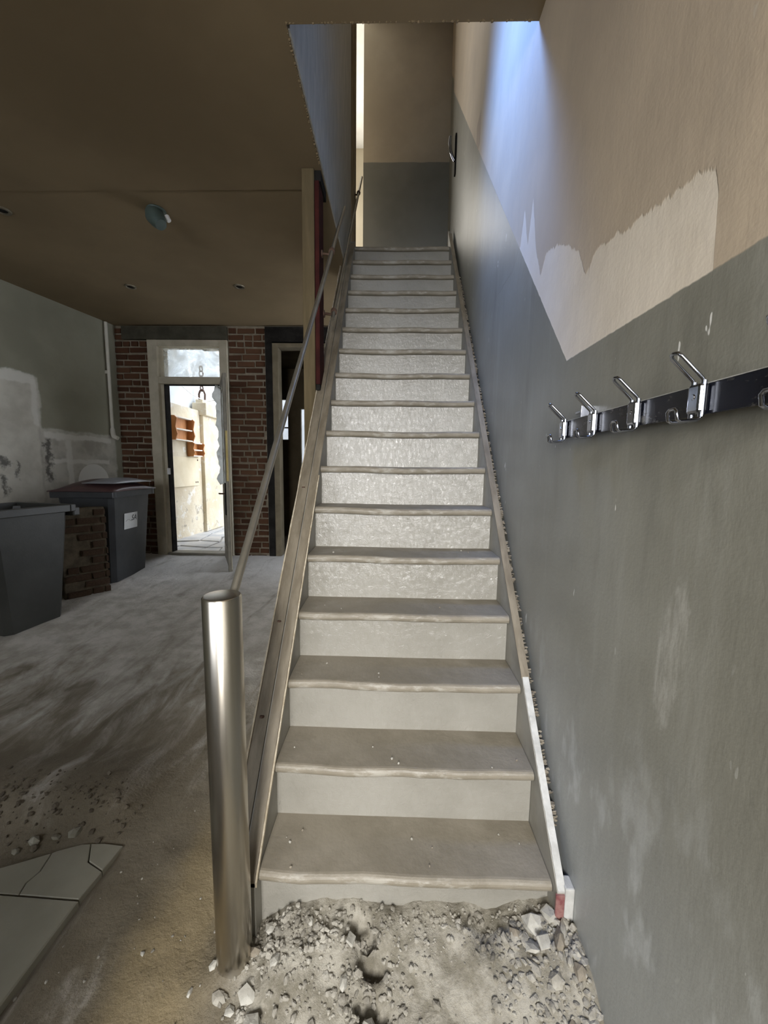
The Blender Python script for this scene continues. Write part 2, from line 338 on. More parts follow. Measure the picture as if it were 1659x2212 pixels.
M = dict(
    right=mat_right(), left=mat_left(), floor=mat_floor(), ceil=mat_ceiling(), riser=mat_riser(), tread=mat_tread(),
    brick=mat_brick(), steel=mat_steel(), back=mat_backwall(), yard=mat_yardwall(),
    darkbrick=basic('dark_brown_brick', (.040, .024, .015), (.075, .048, .030), 14, .95, .5, 60, spec=.2),  # darker brown brick for the stub
    darkmortar=basic('dark_brown_mortar', (.060, .048, .032), (.115, .092, .062), 12, .95, .5, 60, spec=.2),  # darker brown mortar for the stub
    mortar=basic('lime_mortar', (.21, .175, .125), (.31, .265, .20), 12, .95, .5, 60),
    stringer=basic('worn_brown_stringer_paint', (.145, .118, .080), (.245, .208, .150), 9, .6, .35, 25, stretch=(3, .7, .7)),
    stringer_in=basic('stringer_grey_paint', (.20, .19, .16), (.29, .275, .235), 7, .5, .3, 20),
    chip=basic('chipped_cream_paint', (.34, .28, .19), (.52, .46, .35), 30, .7, .5, 60),
    pale=basic('pale_chipped_paint', (.36, .355, .335), (.52, .515, .49), 18, .55, .4, 40),
    frame=basic('cream_frame_paint', (.41, .365, .27), (.53, .48, .37), 5, .65, .25, 25),
    dframe=basic('shaded_frame_paint', (.12, .098, .060), (.18, .148, .095), 5, .8, .25, 25),  # shade of the dim passage end put into the frame colour
    dark=basic('black_painted_metal', (.010, .009, .008), (.022, .020, .018), 10, .8, .2, 40, spec=.1),
    lintel=basic('dusty_grey_lintel', (.06, .055, .04), (.095, .088, .066), 6, .9, .3, 20, spec=.1),
    redsteel=basic('red_oxide_steel', (.03, .006, .005), (.05, .010, .008), 14, .8, .3, 50, spec=.15),
    redpaint=basic('red_gloss_paint', (.16, .04, .045), (.30, .17, .15), 30, .5, .3, 50),
    newel=basic('ochre_painted_timber', (.085, .064, .033), (.12, .092, .050), 5, .8, .2, 18, spec=.15, stretch=(6, 6, .6)),
    rail=basic('brushed_rail_steel', (.27, .25, .205), (.35, .325, .27), 12, .38, .1, 60, metal=.85),
    iron=basic('rusty_iron', (.07, .035, .022), (.12, .07, .045), 25, .7, .4, 60),
    chrome=basic('chrome', (.34, .36, .42), (.42, .44, .50), 8, .14, .02, 40, metal=1),
    blackbar=mat_bar(),
    bin=basic('dark_grey_bin_plastic', (.028, .029, .025), (.048, .049, .043), 3, .42, .1, 80),
    bin2=basic('charcoal_bin_plastic', (.022, .024, .027), (.038, .041, .045), 4, .40, .1, 80),
    lid=basic('maroon_lid_plastic', (.050, .024, .024), (.085, .045, .042), 4, .38, .1, 60),
    lidgrey=basic('grey_lid_plastic', (.20, .205, .22), (.27, .275, .29), 4, .4, .1, 60),
    sticker=basic('white_sticker', (.62, .63, .62), (.70, .71, .70), 9, .6, .05, 60),
    ink=basic('black_ink', (.03, .03, .035), (.05, .05, .055), 9, .6, .05, 60),
    pipe=basic('white_pipe_paint', (.52, .49, .41), (.60, .57, .49), 6, .5, .1, 30),
    plasterchunk=basic('broken_plaster', (.28, .265, .225), (.48, .46, .41), 14, .9, .6, 50),
    gravel=basic('rubble_gravel', (.18, .163, .13), (.42, .395, .34), 9, .95, .6, 70),
    darkrock=basic('brown_rubble', (.16, .135, .10), (.28, .245, .19), 14, .9, .6, 50),
    clod=basic('shaded_earth_clods', (.075, .06, .04), (.15, .125, .09), 14, .95, .5, 50),  # earth colour darkened to stand for the shady hollow by the tiles
    tile=basic('grey_stone_tile', (.235, .22, .17), (.28, .262, .205), 5, .55, .15, 40),
    green=basic('green_grey_lamp_enamel', (.06, .09, .08), (.09, .12, .105), 8, .45, .1, 40),
    lampring=basic('tarnished_lamp_ring', (.16, .14, .10), (.24, .21, .15), 12, .4, .1, 60, metal=.6),
    white=basic('white_gypsum', (.70, .70, .68), (.78, .78, .76), 6, .6, .1, 30),
    upleft=basic('upper_wall_grey_plaster', (.33, .325, .29), (.43, .42, .375), 4, .7, .35, 8, stretch=(1, 6, 1.2), dist=.012),
    browntrim=basic('brown_door_trim', (.22, .165, .095), (.29, .22, .135), 5, .6, .2, 20, stretch=(6, 6, .6)),
    frontwall=basic('dim_street_wall_plaster', (.22, .185, .135), (.29, .25, .185), 2, .8, .1, 15),
    cream=basic('cream_room_wall', (.54, .49, .39), (.62, .565, .46), 2, .8, .1, 15),
    bluewall=basic('blue_limewash', (.60, .66, .72), (.72, .76, .80), 2.5, .9, .3, 12),
    yardfar=basic('grey_yard_wall', (.42, .43, .44), (.55, .55, .56), 2, .9, .3, 12),
    flag=basic('yard_flagstone', (.42, .43, .44), (.62, .60, .56), 3, .85, .5, 14),
    earth=basic('yard_earth', (.28, .26, .23), (.40, .38, .34), 5, .9, .5, 20),
    wood=basic('orange_pine', (.50, .20, .06), (.60, .27, .095), 4, .5, .15, 20, stretch=(4, 4, .8)),
    shelfwhite=basic('white_shelf_board', (.75, .70, .60), (.82, .78, .70), 5, .6, .1, 20),
    panel=basic('cream_wall_panel', (.72, .62, .42), (.80, .71, .52), 4, .7, .2, 14),
    leaf=basic('grimy_door_paint', (.165, .150, .115), (.25, .23, .185), 6, .6, .3, 25),
    brass=basic('yellowed_edge_paint', (.42, .32, .10), (.52, .41, .16), 8, .5, .1, 30),
    sheet=basic('torn_plastic_sheet', (.62, .62, .60), (.76, .76, .74), 8, .4, .4, 30),
    cable=basic('white_cable', (.75, .75, .74), (.82, .82, .80), 8, .5, .05, 30),
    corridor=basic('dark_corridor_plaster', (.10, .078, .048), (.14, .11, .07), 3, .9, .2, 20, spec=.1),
    glass=mat_glass('window_glass', (.95, .97, 1.0)),
    dirtyglass=mat_glass('dusty_transom_glass', (.97, .98, .97), .55, (.93, .94, .90)),
)

# ------------------------------------------------------------------ numbers of the place
Y0, Z0, RUN, RISE = 1.0123, 0.2036, 0.17405, 0.20039
def nose(i): return Y0+RUN*i, Z0+RISE*i
SL = RISE/RUN
XW = .53; ZC = 3.10; YF = 4.95
def smooth(a, b, v):
    t = np.clip((v-a)/(b-a), 0, 1); return t*t*(3-2*t)
_rng = np.random.RandomState(3); _LAT = _rng.rand(257, 257)
def vnoise(x, y):
    xi = np.floor(x).astype(int); yi = np.floor(y).astype(int); fx = x-xi; fy = y-yi
    fx = fx*fx*(3-2*fx); fy = fy*fy*(3-2*fy); g = lambda a, b: _LAT[a % 257, b % 257]
    return (g(xi, yi)*(1-fx)+g(xi+1, yi)*fx)*(1-fy)+(g(xi, yi+1)*(1-fx)+g(xi+1, yi+1)*fx)*fy
def fbm(x, y, o=5):
    s = 0; a = .5
    for k in range(o): s = s+a*(vnoise(x*2**k+17*k, y*2**k+31*k)-.5); a *= .5
    return s
def floor_z(x, y):
    x = np.asarray(x, float); y = np.asarray(y, float)
    z = .24*np.clip((y-1.3)/3.65, 0, 1)
    z = z+.045*fbm(x*1.6+3, y*1.1, 4)*smooth(1.2, 1.7, y)
    # trodden ridges across the room, running obliquely
    u = x*.75+y*.55
    z = z+.020*fbm(u*4.5, (y-x)*1.3, 4)*smooth(1.3, 2.0, y)
    # broken edge of dirt above the tiles on the left
    z = z+.07*smooth(1.28, 1.42, y)*smooth(1.75, 1.45, y)*smooth(-.95, -1.15, x)
    z = z+.022*fbm(x*9, y*9, 4)*smooth(-.98, -.90, x)
    # mound of debris in front of the bottom step
    m = smooth(-.40, -.28, x)*smooth(.66, 1.0, y)
    z = z+m*(.080+.07*fbm(x*6+5, y*6, 4)+.045*fbm(x*22, y*22, 5)*(1-.8*np.exp(-(((x-.10)/.16)**2+((y-.83)/.12)**2))))
    z = z+.05*smooth(.30, .5, x)*smooth(.6, .95, y)
    # hollows broken out of it
    for cx, cy, r, dp, an in ((-.075, .975, .055, .05, .5), (-.045, .91, .05, .055, .35), (-.035, .835, .062, .06, .2), (-.30, .80, .05, .035, 1.2)):
        ux = (x-cx)*math.cos(an)-(y-cy)*math.sin(an)*1; uy = ((x-cx)*math.sin(an)+(y-cy)*math.cos(an))*2.2
        q = np.sqrt(ux**2+uy**2)+.05*fbm(x*18+cx*50, y*18, 4)
        z = z-dp*smooth(r, r*.72, q)
    z = z+.035*np.exp(-((x+.428)**2+(y-.94)**2)/.075**2)*(1+1.2*fbm(x*25, y*25, 3))
    # bed under the tiles
    k = smooth(-.93, -1.0, x)*smooth(1.30, 1.22, y)
    z = z*(1-k)-.02*k
    return z
# ------------------------------------------------------------------ structure: floor
def grid_floor(x0, x1, y0, y1, nx, ny):
    xs = np.linspace(x0, x1, nx); ys = np.linspace(y0, y1, ny)
    X, Y = np.meshgrid(xs, ys); Z = floor_z(X, Y)
    v = np.stack([X, Y, Z], -1).reshape(-1, 3)
    i = np.arange(nx-1); j = np.arange(ny-1); I, J = np.meshgrid(i, j); a = (J*nx+I).ravel()
    f = np.stack([a, a+1, a+1+nx, a+nx], -1)
    return v.tolist(), f.tolist()
fb = MB(); v, f = grid_floor(-4.9, XW+.05, -2.0, 5.15, 330, 420); fb.add(v, f, True)
floor = struct(fb.build('floor', M['floor']), 'dusty broken dirt floor with pale dust, clay and rubble', 'floor')
# stone tiles left of the post (parts of the floor)
def slab(poly, z0, z1, name, mat, parent, b=.004):
    bm = bmesh.new(); vs_ = [bm.verts.new((x, y, z0)) for x, y in poly]; fc = bm.faces.new(vs_)
    r = bmesh.ops.extrude_face_region(bm, geom=[fc]); up = [g for g in r['geom'] if isinstance(g, bmesh.types.BMVert)]
    for g in up: g.co.z = z1
    bmesh.ops.recalc_face_normals(bm, faces=bm.faces)
    if b: bmesh.ops.bevel(bm, geom=[e for e in bm.edges if all(abs(q.co.z-z1) < 1e-5 for q in e.verts)], offset=b, segments=1, affect='EDGES')
    mb = MB(); mb.bm(bm); return mb.build(name, mat, parent)
slab([(-1.36,1.095),(-1.202,1.0895),(-1.212,1.125),(-1.200,1.165),(-1.215,1.228),(-1.30,1.19),(-1.37,1.16)], -.03, .002, 'tile', M['tile'], floor, .002)
slab([(-1.199,1.0895),(-.996,1.083),(-.987,1.17),(-1.06,1.20),(-1.10,1.265),(-1.13,1.263),(-1.2,1.236),(-1.212,1.228),(-1.197,1.165),(-1.209,1.125)], -.03, .003, 'tile', M['tile'], floor, .002)
slab([(-.987,1.1735),(-.978,1.262),(-1.05,1.268),(-1.097,1.265),(-1.057,1.203)], -.03, .004, 'tile', M['tile'], floor, .002)
slab([(-1.40,.70),(-.998,.70),(-.992,1.076),(-1.16,1.082),(-1.40,1.089)], -.03, .007, 'tile', M['tile'], floor)
slab([(-1.81,.70),(-1.41,.70),(-1.41,1.085),(-1.81,1.09)], -.03, .002, 'tile', M['tile'], floor)
slab([(-1.40,.30),(-.998,.30),(-.998,.69),(-1.40,.69)], -.03, .003, 'tile', M['tile'], floor)
# ------------------------------------------------------------------ structure: walls
mb = MB(); mb.box(XW, XW+.2, -2.0, 4.2, -.2, 6.3); mb.box(.585, .785, 4.2, 6.7, 2.9, 6.3)
struct(mb.build('wall_right', M['right']), 'right wall, beige above a grey-green dado that climbs with the stairs', 'wall')
# left wall runs slightly askew
def lx(y): return -3.70+.19*(y-3.763)
mb = MB(); mb.hexa([(lx(-2), -2, -.2), (lx(5.2), 5.2, -.2), (lx(5.2)-.2, 5.2, -.2), (lx(-2)-.2, -2, -.2)], [(lx(-2), -2, 3.3), (lx(5.2), 5.2, 3.3), (lx(5.2)-.2, 5.2, 3.3), (lx(-2)-.2, -2, 3.3)])
struct(mb.build('wall_left', M['left']), 'grey left wall with pale bare plaster patches behind the bins', 'wall')
# far wall: mortar core with two door openings
mb = MB(); yb = YF+.012; yo = YF+.20
mb.box(-3.7, -3.06, yb, yo, -.1, 3.2); mb.box(-2.07, -1.56, yb, yo, -.1, 3.2)
mb.box(-3.06, -2.07, yb, yo, 2.93, 3.2); mb.box(-1.56, -.55, yb, yo, 2.92, 3.2); mb.box(-.55, XW, yb, yo, -.1, 3.2)
wall_far = struct(mb.build('wall_far', M['mortar']), 'far wall of bare red brick piers around the yard door', 'wall')
# street front behind the viewer, door opening, window opening added to light left room
mb = MB(); y0, y1 = -2.1, -1.9
for (a, b, c, d) in ((-5.1, -4.0, -.2, 3.3), (-4.0, -1.4, -.2, 1.2), (-4.0, -1.4, 2.5, 3.3), (-1.4, -.50, -.2, 3.3), (-.50, .12, -.2, 1.22), (-.50, .12, 2.48, 3.3), (.12, .75, -.2, 3.3)):
    mb.box(a, b, y0, y1, c, d)
struct(mb.build('wall_front', M['frontwall']), 'street wall behind the viewer with door opening and added window opening', 'wall')
mb = MB(); mb.box(-.64, -.52, -1.9, -.30, -.1, ZC)  # added out of view to keep street door light off the left room
struct(mb.build('wall_light_screen', M['frontwall']), 'added unseen wall behind the viewer screening the left room from street door light', 'wall')
# ceiling slab with the stair opening
mb = MB()
def edge_strip(pts_top):  # crumbly edge along the opening
    pass
mb.box(-5.1, -.44, -2.1, 2.60, ZC, ZC+.30); mb.box(-5.1, -.44, 2.60, 5.2, ZC+.006, ZC+.30)
mb.box(-.44, XW, -2.1, 1.70, ZC, ZC+.30)
ceiling = struct(mb.build('ceiling', M['ceil']), 'plaster ceiling, warm shade in its tan colour, with a rectangular stair opening', 'ceiling')
cr = MB()
def crumbs(n, fn, r0, r1):
    for k in range(n):
        p = fn(random.random()); r = random.uniform(r0, r1)
        bm = bmesh.new(); bmesh.ops.create_icosphere(bm, subdivisions=1, radius=r)
        for v_ in bm.verts: v_.co = Vector(p)+v_.co*random.uniform(.6, 1.3)
        cr.bm(bm)
crumbs(160, lambda u: (-.44+.97*u, 1.696, ZC+random.uniform(.0, .006)), .002, .007)
crumbs(160, lambda u: (-.443, 1.70+.75*u, ZC+random.uniform(.0, .006)), .002, .007)
o = cr.build('crumbled_edge', M['ceil'], ceiling); o['kind'] = 'stuff'
# upper stairwell
mb = MB()
mb.box(-.54, -.44, 1.58, 4.27, ZC+.30, 4.40); mb.box(-.54, -.44, 1.58, 2.18, 4.40, 5.12); mb.box(-.54, -.44, 2.72, 4.27, 4.40, 5.12)
mb.box(-.54, -.44, 1.58, 4.27, 5.12, 6.3); mb.box(-.4395, -.432, 1.72, 3.83, ZC+.004, ZC+.30)
struct(mb.build('wall_upper_left', M['upleft']), 'grey rough wall of the upper stairwell above the ceiling edge', 'wall')
mb = MB(); mb.box(-.395, .64, 4.85, 4.95, 3.3, 6.3)
struct(mb.build('wall_upper_back', M['back']), 'back wall of the landing, beige over a grey-blue dado', 'wall')
mb = MB(); mb.box(-.44, XW, 1.58, 1.70, ZC+.30, 6.3)
struct(mb.build('wall_upper_front', M['upleft']), 'upper stairwell wall over the ceiling edge', 'wall')
mb = MB(); mb.box(-3.2, .8, 1.5, 6.8, 6.3, 6.4)
struct(mb.build('ceiling_upper', M['white']), 'high ceiling of the upper stairwell', 'ceiling')
mb = MB(); mb.box(-.54, .6, 3.83, 6.8, 3.16, 3.405); mb.box(-3.2, -.54, 3.2, 6.8, 3.395, 3.41)
struct(mb.build('floor_landing', M['tread']), 'upper landing floor at the head of the stairs', 'floor')
mb = MB(); mb.box(-3.2, .8, 6.6, 6.7, 3.3, 6.3); mb.box(-3.2, -3.1, 3.2, 6.7, 3.3, 6.3); mb.box(-3.1, -.54, 3.2, 3.3, 3.3, 6.3)
struct(mb.build('wall_upper_room', M['cream']), 'bright cream wall seen through the gap on the landing', 'wall')
mb = MB(); mb.box(-.44, -.428, 3.98, 4.06, 3.41, 6.0); mb.box(-.44, -.420, 4.06, 4.11, 3.41, 6.0); mb.box(-.44, -.430, 4.11, 4.20, 3.41, 6.0); mb.box(-.545, -.422, 4.20, 4.285, 3.41, 6.0)
struct(mb.build('trim_1', M['browntrim']), 'brown door trim at the end of the upper stairwell wall', 'trim')

# ------------------------------------------------------------------ bricks
def brick_mesh(seed):
    rnd = random.Random(seed); b = .10
    bm = bmesh.new(); bmesh.ops.create_cube(bm, size=1)
    fr = [e for e in bm.edges if all(v_.co.y < 0 for v_ in e.verts)]
    bmesh.ops.bevel(bm, geom=fr, offset=.07, segments=1, affect='EDGES')
    for v_ in bm.verts:
        v_.co += Vector((rnd.uniform(-.025, .025), rnd.uniform(-.05, .05), rnd.uniform(-.05, .05)))
    mb = MB(); mb.bm(bm); return mb.mesh('brick')
BR = [brick_mesh(s) for s in range(6)]
for me in BR: me.materials.append(M['brick'])
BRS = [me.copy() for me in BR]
for me in BRS: me.materials.clear(); me.materials.append(M['darkbrick'])
def lay(x0, x1, z0, z1, parent, yface, ch=.0785, skip=None, depth=.05):
    k = 0; z = z0
    while z+ch*.7 < z1:
        x = x0; first = [.22, .105, .16, .22, .105][k % 5]*random.uniform(.9, 1.08); L_ = first
        while x < x1-.02:
            xe = min(x+L_, x1)
            if xe-x > .035 and not (skip and skip((x+xe)/2, z+ch/2)):
                o = bpy.data.objects.new('brick', random.choice(BR)); COL.objects.link(o); o.parent = parent
                o.location = ((x+xe)/2, yface+depth/2+random.uniform(-.003, .004), z+ch/2+random.uniform(-.003, .003))
                o.scale = (xe-x-.022, depth, ch-.021*random.uniform(.8, 1.25)); o.rotation_euler = (0, random.uniform(-.012, .012), 0)
            x = xe; L_ = random.choice([.22, .22, .105])*random.uniform(.92, 1.08)
        z += ch; k += 1
lay(-3.50, -3.065, .18, 3.09, wall_far, YF-.006, skip=lambda x, z: z > 2.92 and x > -3.36)
lay(-2.065, -1.60, .18, 3.09, wall_far, YF-.006)
mb = MB(); mb.box(-3.37, -2.07, YF-.035, YF+.10, 2.935, 3.088)
struct(mb.build('trim_2', M['lintel']), 'dusty grey lintel beam across the top of the yard door', 'beam')
mb = MB(); mb.box(-1.595, -.55, YF-.03, YF+.10, 2.915, 3.088); mb.box(-1.595, -1.515, YF-.025, YF+.02, .15, 2.915)
struct(mb.build('trim_3', M['dark']), 'black beam and upright around the dark passage', 'beam')

# ------------------------------------------------------------------ door 1: yard door
door1 = bpy.data.objects.new('door_1', None); COL.objects.link(door1); door1.location = (-2.53, YF, .23)
struct(door1, 'cream yard door frame with transom window and grimy open leaf', 'door')
def dpart(mb, name, mat, parent=door1):
    for i, v_ in enumerate(mb.v): mb.v[i] = (v_[0]+2.53, v_[1]-YF, v_[2]-.23)
    return mb.build(name, mat, parent)
mb = MB(); mb.bbox(-3.06, -2.94, YF-.035, YF+.12, .20, 2.93, .004); mb.box(-2.94, -2.905, YF+.02, YF+.14, .20, 2.93); dpart(mb, 'jamb', M['frame'])
mb = MB(); mb.bbox(-2.165, -2.065, YF-.035, YF+.12, .20, 2.93, .004); dpart(mb, 'jamb', M['frame'])
mb = MB(); mb.bbox(-2.94, -2.165, YF-.033, YF+.12, 2.853, 2.93, .004); dpart(mb, 'head_rail', M['frame'])
mb = MB(); mb.bbox(-2.94, -2.165, YF-.030, YF+.11, 2.41, 2.49, .004); dpart(mb, 'transom_bar', M['frame'])
mb = MB(); mb.box(-2.94, -2.165, YF+.05, YF+.056, 2.49, 2.853); dpart(mb, 'transom_pane', M['dirtyglass'])
mb = MB(); mb.bbox(-2.94, -2.165, YF-.02, YF+.15, .19, .262, .006); dpart(mb, 'threshold', M['leaf'])
mb = MB(); mb.box(-2.905, -2.893, YF+.03, YF+.13, .25, 2.41); mb.box(-2.905, -2.165, YF+.03, YF+.06, 2.396, 2.41); dpart(mb, 'dark_rebate', M['dark'])
mb = MB(); mb.bbox(-2.905, -2.875, YF+.0, YF+.03, 1.28, 1.36, .004); dpart(mb, 'lock_keep', M['white'])
# leaf: hinged on the right jamb, swung into the room
lf = bpy.data.objects.new('door_leaf', None); COL.objects.link(lf); lf.parent = door1
lf.location = (-2.150+2.53, -.04, 0); lf.rotation_euler = (0, 0, math.atan2(-.894, .447))
# local: x along leaf from hinge to free edge, y thickness (+y toward the passage side), z up
def leafpart(name, mat, *boxes):
    mb = MB()
    for b in boxes: mb.bbox(*b, .004)
    return mb.build(name, mat, lf)
W_, T_ = .72, .042
leafpart('stile', M['leaf'], (0, .09, -T_/2, T_/2, .0, 2.16))
leafpart('stile', M['leaf'], (W_-.09, W_, -T_/2, T_/2, -.1, 2.16))
leafpart('rail', M['leaf'], (.09, W_-.09, -T_/2, T_/2, 2.05, 2.16))
leafpart('rail', M['leaf'], (.09, W_-.09, -T_/2, T_/2, .82, .95))
leafpart('rail', M['leaf'], (.09, W_-.09, -T_/2, T_/2, .02, .2))
leafpart('panel', M['leaf'], (.09, W_-.09, -.008, .008, .2, .82))
mb = MB(); mb.box(.09, W_-.09, -.003, .003, .95, 2.05); mb.build('leaf_pane', M['dirtyglass'], lf)
leafpart('edge_strip', M['brass'], (W_, W_+.006, -.012, .010, 1.0, 1.55))
leafpart('edge_bead', M['frame'], (W_, W_+.004, .012, .020, .0, 2.12))
leafpart('lock_plate', M['dark'], (W_-.075, W_-.02, -T_/2-.012, -T_/2, .62, .98))
mb = MB(); mb.tube([(W_-.05, -T_/2, .86), (W_-.05, -T_/2-.055, .86), (W_-.07, -T_/2-.065, .86), (W_-.16, -T_/2-.065, .855)], .009, 10)
mb.build('handle', M['iron'], lf)
# torn plastic hanging on the outer face of the leaf
bm = bmesh.new(); rnd = random.Random(5); rows = 34; vs_ = []
for k in range(rows):
    z = .95+1.12*k/(rows-1); e = .03+.11*float(fbm(np.array(k*.37), np.array(2.0), 5))+.015*rnd.random()
    vs_.append((.30+.22*rnd.random()*.3, -T_/2-.004, z, -T_/2-.004-max(.01, e+.02)))
mb = MB(); pv = []; pf = []
for k, (x_, ya, z, yb2) in enumerate(vs_):
    pv += [(x_, ya, z), (x_+.10, (ya+yb2)/2+.006*rnd.random(), z+.01*rnd.random()), (x_+.16, yb2, z)]
for k in range(rows-1):
    a = 3*k; pf += [(a, a+1, a+4, a+3), (a+1, a+2, a+5, a+4)]
mb.add(pv, pf); o = mb.build('torn_sheet', M['sheet'], lf)
sm = o.modifiers.new('thick', 'SOLIDIFY'); sm.thickness = .0015

# ------------------------------------------------------------------ door 2: dark passage
door2 = bpy.data.objects.new('door_2', None); COL.objects.link(door2); door2.location = (-1.05, YF, .23)
struct(door2, 'dark passage doorway with shade-darkened frame beside the stairs', 'door')
def d2(name, mat, *bx):
    mb = MB()
    for b in bx: mb.bbox(b[0]+1.05, b[1]+1.05, b[2]-YF, b[3]-YF, b[4]-.23, b[5]-.23, .003)
    return mb.build(name, mat, door2)
d2('jamb', M['dframe'], (-1.512, -1.44, YF-.02, YF+.13, .18, 2.90))
d2('jamb', M['dframe'], (-.62, -.55, YF-.02, YF+.13, .18, 2.90))
d2('head_rail', M['dframe'], (-1.44, -.62, YF-.02, YF+.13, 2.85, 2.90))
mb = MB()
mb.box(-2.0, -1.95, 5.15, 6.75, .1, 3.1); mb.box(-.55, -.5, 5.15, 6.75, .1, 3.1); mb.box(-2.0, -.5, 5.15, 6.75, 3.0, 3.1)
mb.box(-1.95, -1.90, 6.6, 6.7, .1, 3.0); mb.box(-1.90, -1.77, 6.6, 6.7, .1, 1.84); mb.box(-1.90, -1.77, 6.6, 6.7, 2.52, 3.0)
mb.box(-1.77, -1.575, 6.6, 6.7, .1, 3.0); mb.box(-1.575, -1.47, 6.6, 6.7, .1, 1.0); mb.box(-1.575, -1.47, 6.6, 6.7, 2.37, 3.0); mb.box(-1.47, -.55, 6.6, 6.7, .1, 3.0)
struct(mb.build('wall_passage', M['corridor']), 'dark plaster passage behind the stairs with two narrow lights', 'wall')
mb = MB(); mb.box(-2.0, -.5, 5.14, 6.75, .12, .22)
struct(mb.build('floor_passage', M['earth']), 'floor of the dark passage', 'floor')
for n_, (a, b, c, d, bars) in enumerate([(-1.90, -1.77, 1.84, 2.52, (2.05, 2.28)), (-1.575, -1.47, 1.0, 2.37, ())]):
    wnd = bpy.data.objects.new('window_%d' % (n_+1), None); COL.objects.link(wnd); wnd.location = ((a+b)/2, 6.65, c)
    struct(wnd, ['narrow barred light at the end of the dark passage', 'tall narrow light at the end of the dark passage beside the post'][n_], 'window')
    h = d-c; hw = (b-a)/2
    mb = MB(); mb.box(-hw, -hw+.012, -.03, .03, 0, h); mb.box(hw-.012, hw, -.03, .03, 0, h); mb.box(-hw, hw, -.03, .03, 0, .012); mb.box(-hw, hw, -.03, .03, h-.012, h); mb.build('window_frame', M['dframe'], wnd)
    for zb in bars: mb = MB(); mb.box(-hw+.012, hw-.012, -.012, .012, zb-c-.01, zb-c+.01); mb.build('glazing_bar', M['dark'], wnd)
    mb = MB(); mb.box(-hw+.012, hw-.012, -.003, .003, .012, h-.012); mb.build('pane', M['glass'], wnd)

# ------------------------------------------------------------------ courtyard
mb = MB(); mb.box(-8, 4, 5.15, 14, -.1, .165)
yardfloor = struct(mb.build('floor_courtyard', M['earth']), 'sunlit courtyard ground under uneven flagstones', 'ground')
rnd = random.Random(11)
gx = [-3.9+.36*i for i in range(7)]; gy = [5.18+.42*j for j in range(9)]
jit = {(i, j): (gx[i]+rnd.uniform(-.09, .09), gy[j]+(rnd.uniform(-.10, .10) if j else 0)) for i in range(7) for j in range(9)}
for i in range(6):
    for j in range(8):
        q = [jit[i, j], jit[i+1, j], jit[i+1, j+1], jit[i, j+1]]; cx = sum(p[0] for p in q)/4; cy = sum(p[1] for p in q)/4
        if cy > 7 and cx < -3.45: continue
        q = [(cx+(p[0]-cx)*.94, cy+(p[1]-cy)*.94) for p in q]
        slab(q, .15, .185+rnd.uniform(0, .03), 'flagstone', M['flag'], yardfloor, .008)
mb = MB(); mb.box(-3.75, -3.45, 5.15, 7.0, .1, 2.36); mb.box(-3.75, -3.42, 7.0, 9.4, .1, 2.30)
struct(mb.build('wall_courtyard', M['yard']), 'peeling cream courtyard wall beyond the yard door', 'wall')
mb = MB(); mb.box(-3.95, -3.60, 5.15, 9.4, 2.30, 5.6)
struct(mb.build('wall_courtyard_upper', M['bluewall']), 'pale blue upper courtyard wall above the cream one', 'wall')
mb = MB(); mb.box(-3.95, .5, 9.4, 9.6, .1, 4.2)
struct(mb.build('wall_courtyard_far', M['yardfar']), 'grey far wall of the courtyard', 'wall')
pil = thing('wall_pier', 'cream pier with a stone cap standing in the courtyard', 'pier', (-3.42, 7.15, .2))
mb = MB(); mb.bbox(-.10, .03, -.19, .5, 0, 2.08, .01); mb.build('shaft', M['yard'], pil)
mb = MB(); mb.bbox(-.15, .10, -.21, .55, 2.08, 2.30, .012); mb.bbox(-.13, .0, -.12, .2, 2.30, 2.37, .01); mb.build('cap', M['yard'], pil)
ch = thing('chain_shackle', 'dark iron shackle and chain on the pier cap outside', 'chain', (-3.46, 7.10, 2.572))
mb = MB(); mb.tube([(-.05, 0, 0), (-.055, 0, .10), (-.03, 0, .16), (0, 0, .18), (.03, 0, .16), (.055, 0, .10), (.05, 0, 0)], .018, 8); mb.build('shackle', M['iron'], ch)
for k in range(5):
    mb = MB(); z = .20+.085*k
    mb.tube([(.03*math.cos(a)*(1 if k % 2 else .35), .03*math.cos(a)*(.35 if k % 2 else 1), z+.05*math.sin(a)) for a in [2*PI*i/12 for i in range(12)]], .011, 6, True); mb.build('link', M['iron'], ch)
mb = MB(); mb.tube([(-3.58, 6.45, 2.78), (-3.5, 6.8, 2.62), (-3.44, 7.1, 2.56)], .008, 6)
tag(mb.build('cable', M['cable']), 'white cable sagging down to the pier cap outside', 'cable')
mb = MB(); mb.tube([(-3.38, 7.12, 2.55), (-3.1, 7.2, 2.60), (-2.7, 7.3, 2.64)], .008, 6)
tag(mb.build('cable', M['cable']), 'white cable running right from the pier cap outside', 'cable')
def rack(label, y0, y1, z0, z1, nsh):
    t = thing('wall_rack', label, 'shelf', (-3.45, (y0+y1)/2, z0)); h = z1-z0; hw = (y1-y0)/2; d = .13
    for s in (-1, 1):
        mb = MB(); mb.prism([(0, 0), (d*.75, 0), (d, h*.25), (d*.8, h*.55), (d, h*.9), (d*.7, h), (0, h)], s*hw-.010, s*hw+.010, 'y'); mb.build('side', M['wood'], t)
    mb = MB(); mb.box(0, .008, -hw, hw, 0, h); mb.build('back', M['wood'], t)
    for k in range(nsh):
        z = h*k/(nsh-1) if nsh > 1 else 0
        mb = MB(); mb.bbox(.008, d*.72, -hw+.01, hw-.01, max(0, z-.02), max(.018, z), .002); mb.build('shelf_board', M['shelfwhite'], t)
rack('larger orange wooden spice rack high on the courtyard wall', 5.99, 6.52, 1.79, 2.16, 3)
rack('smaller orange wooden rack lower on the courtyard wall by the pier', 6.50, 6.84, 1.55, 1.785, 3)
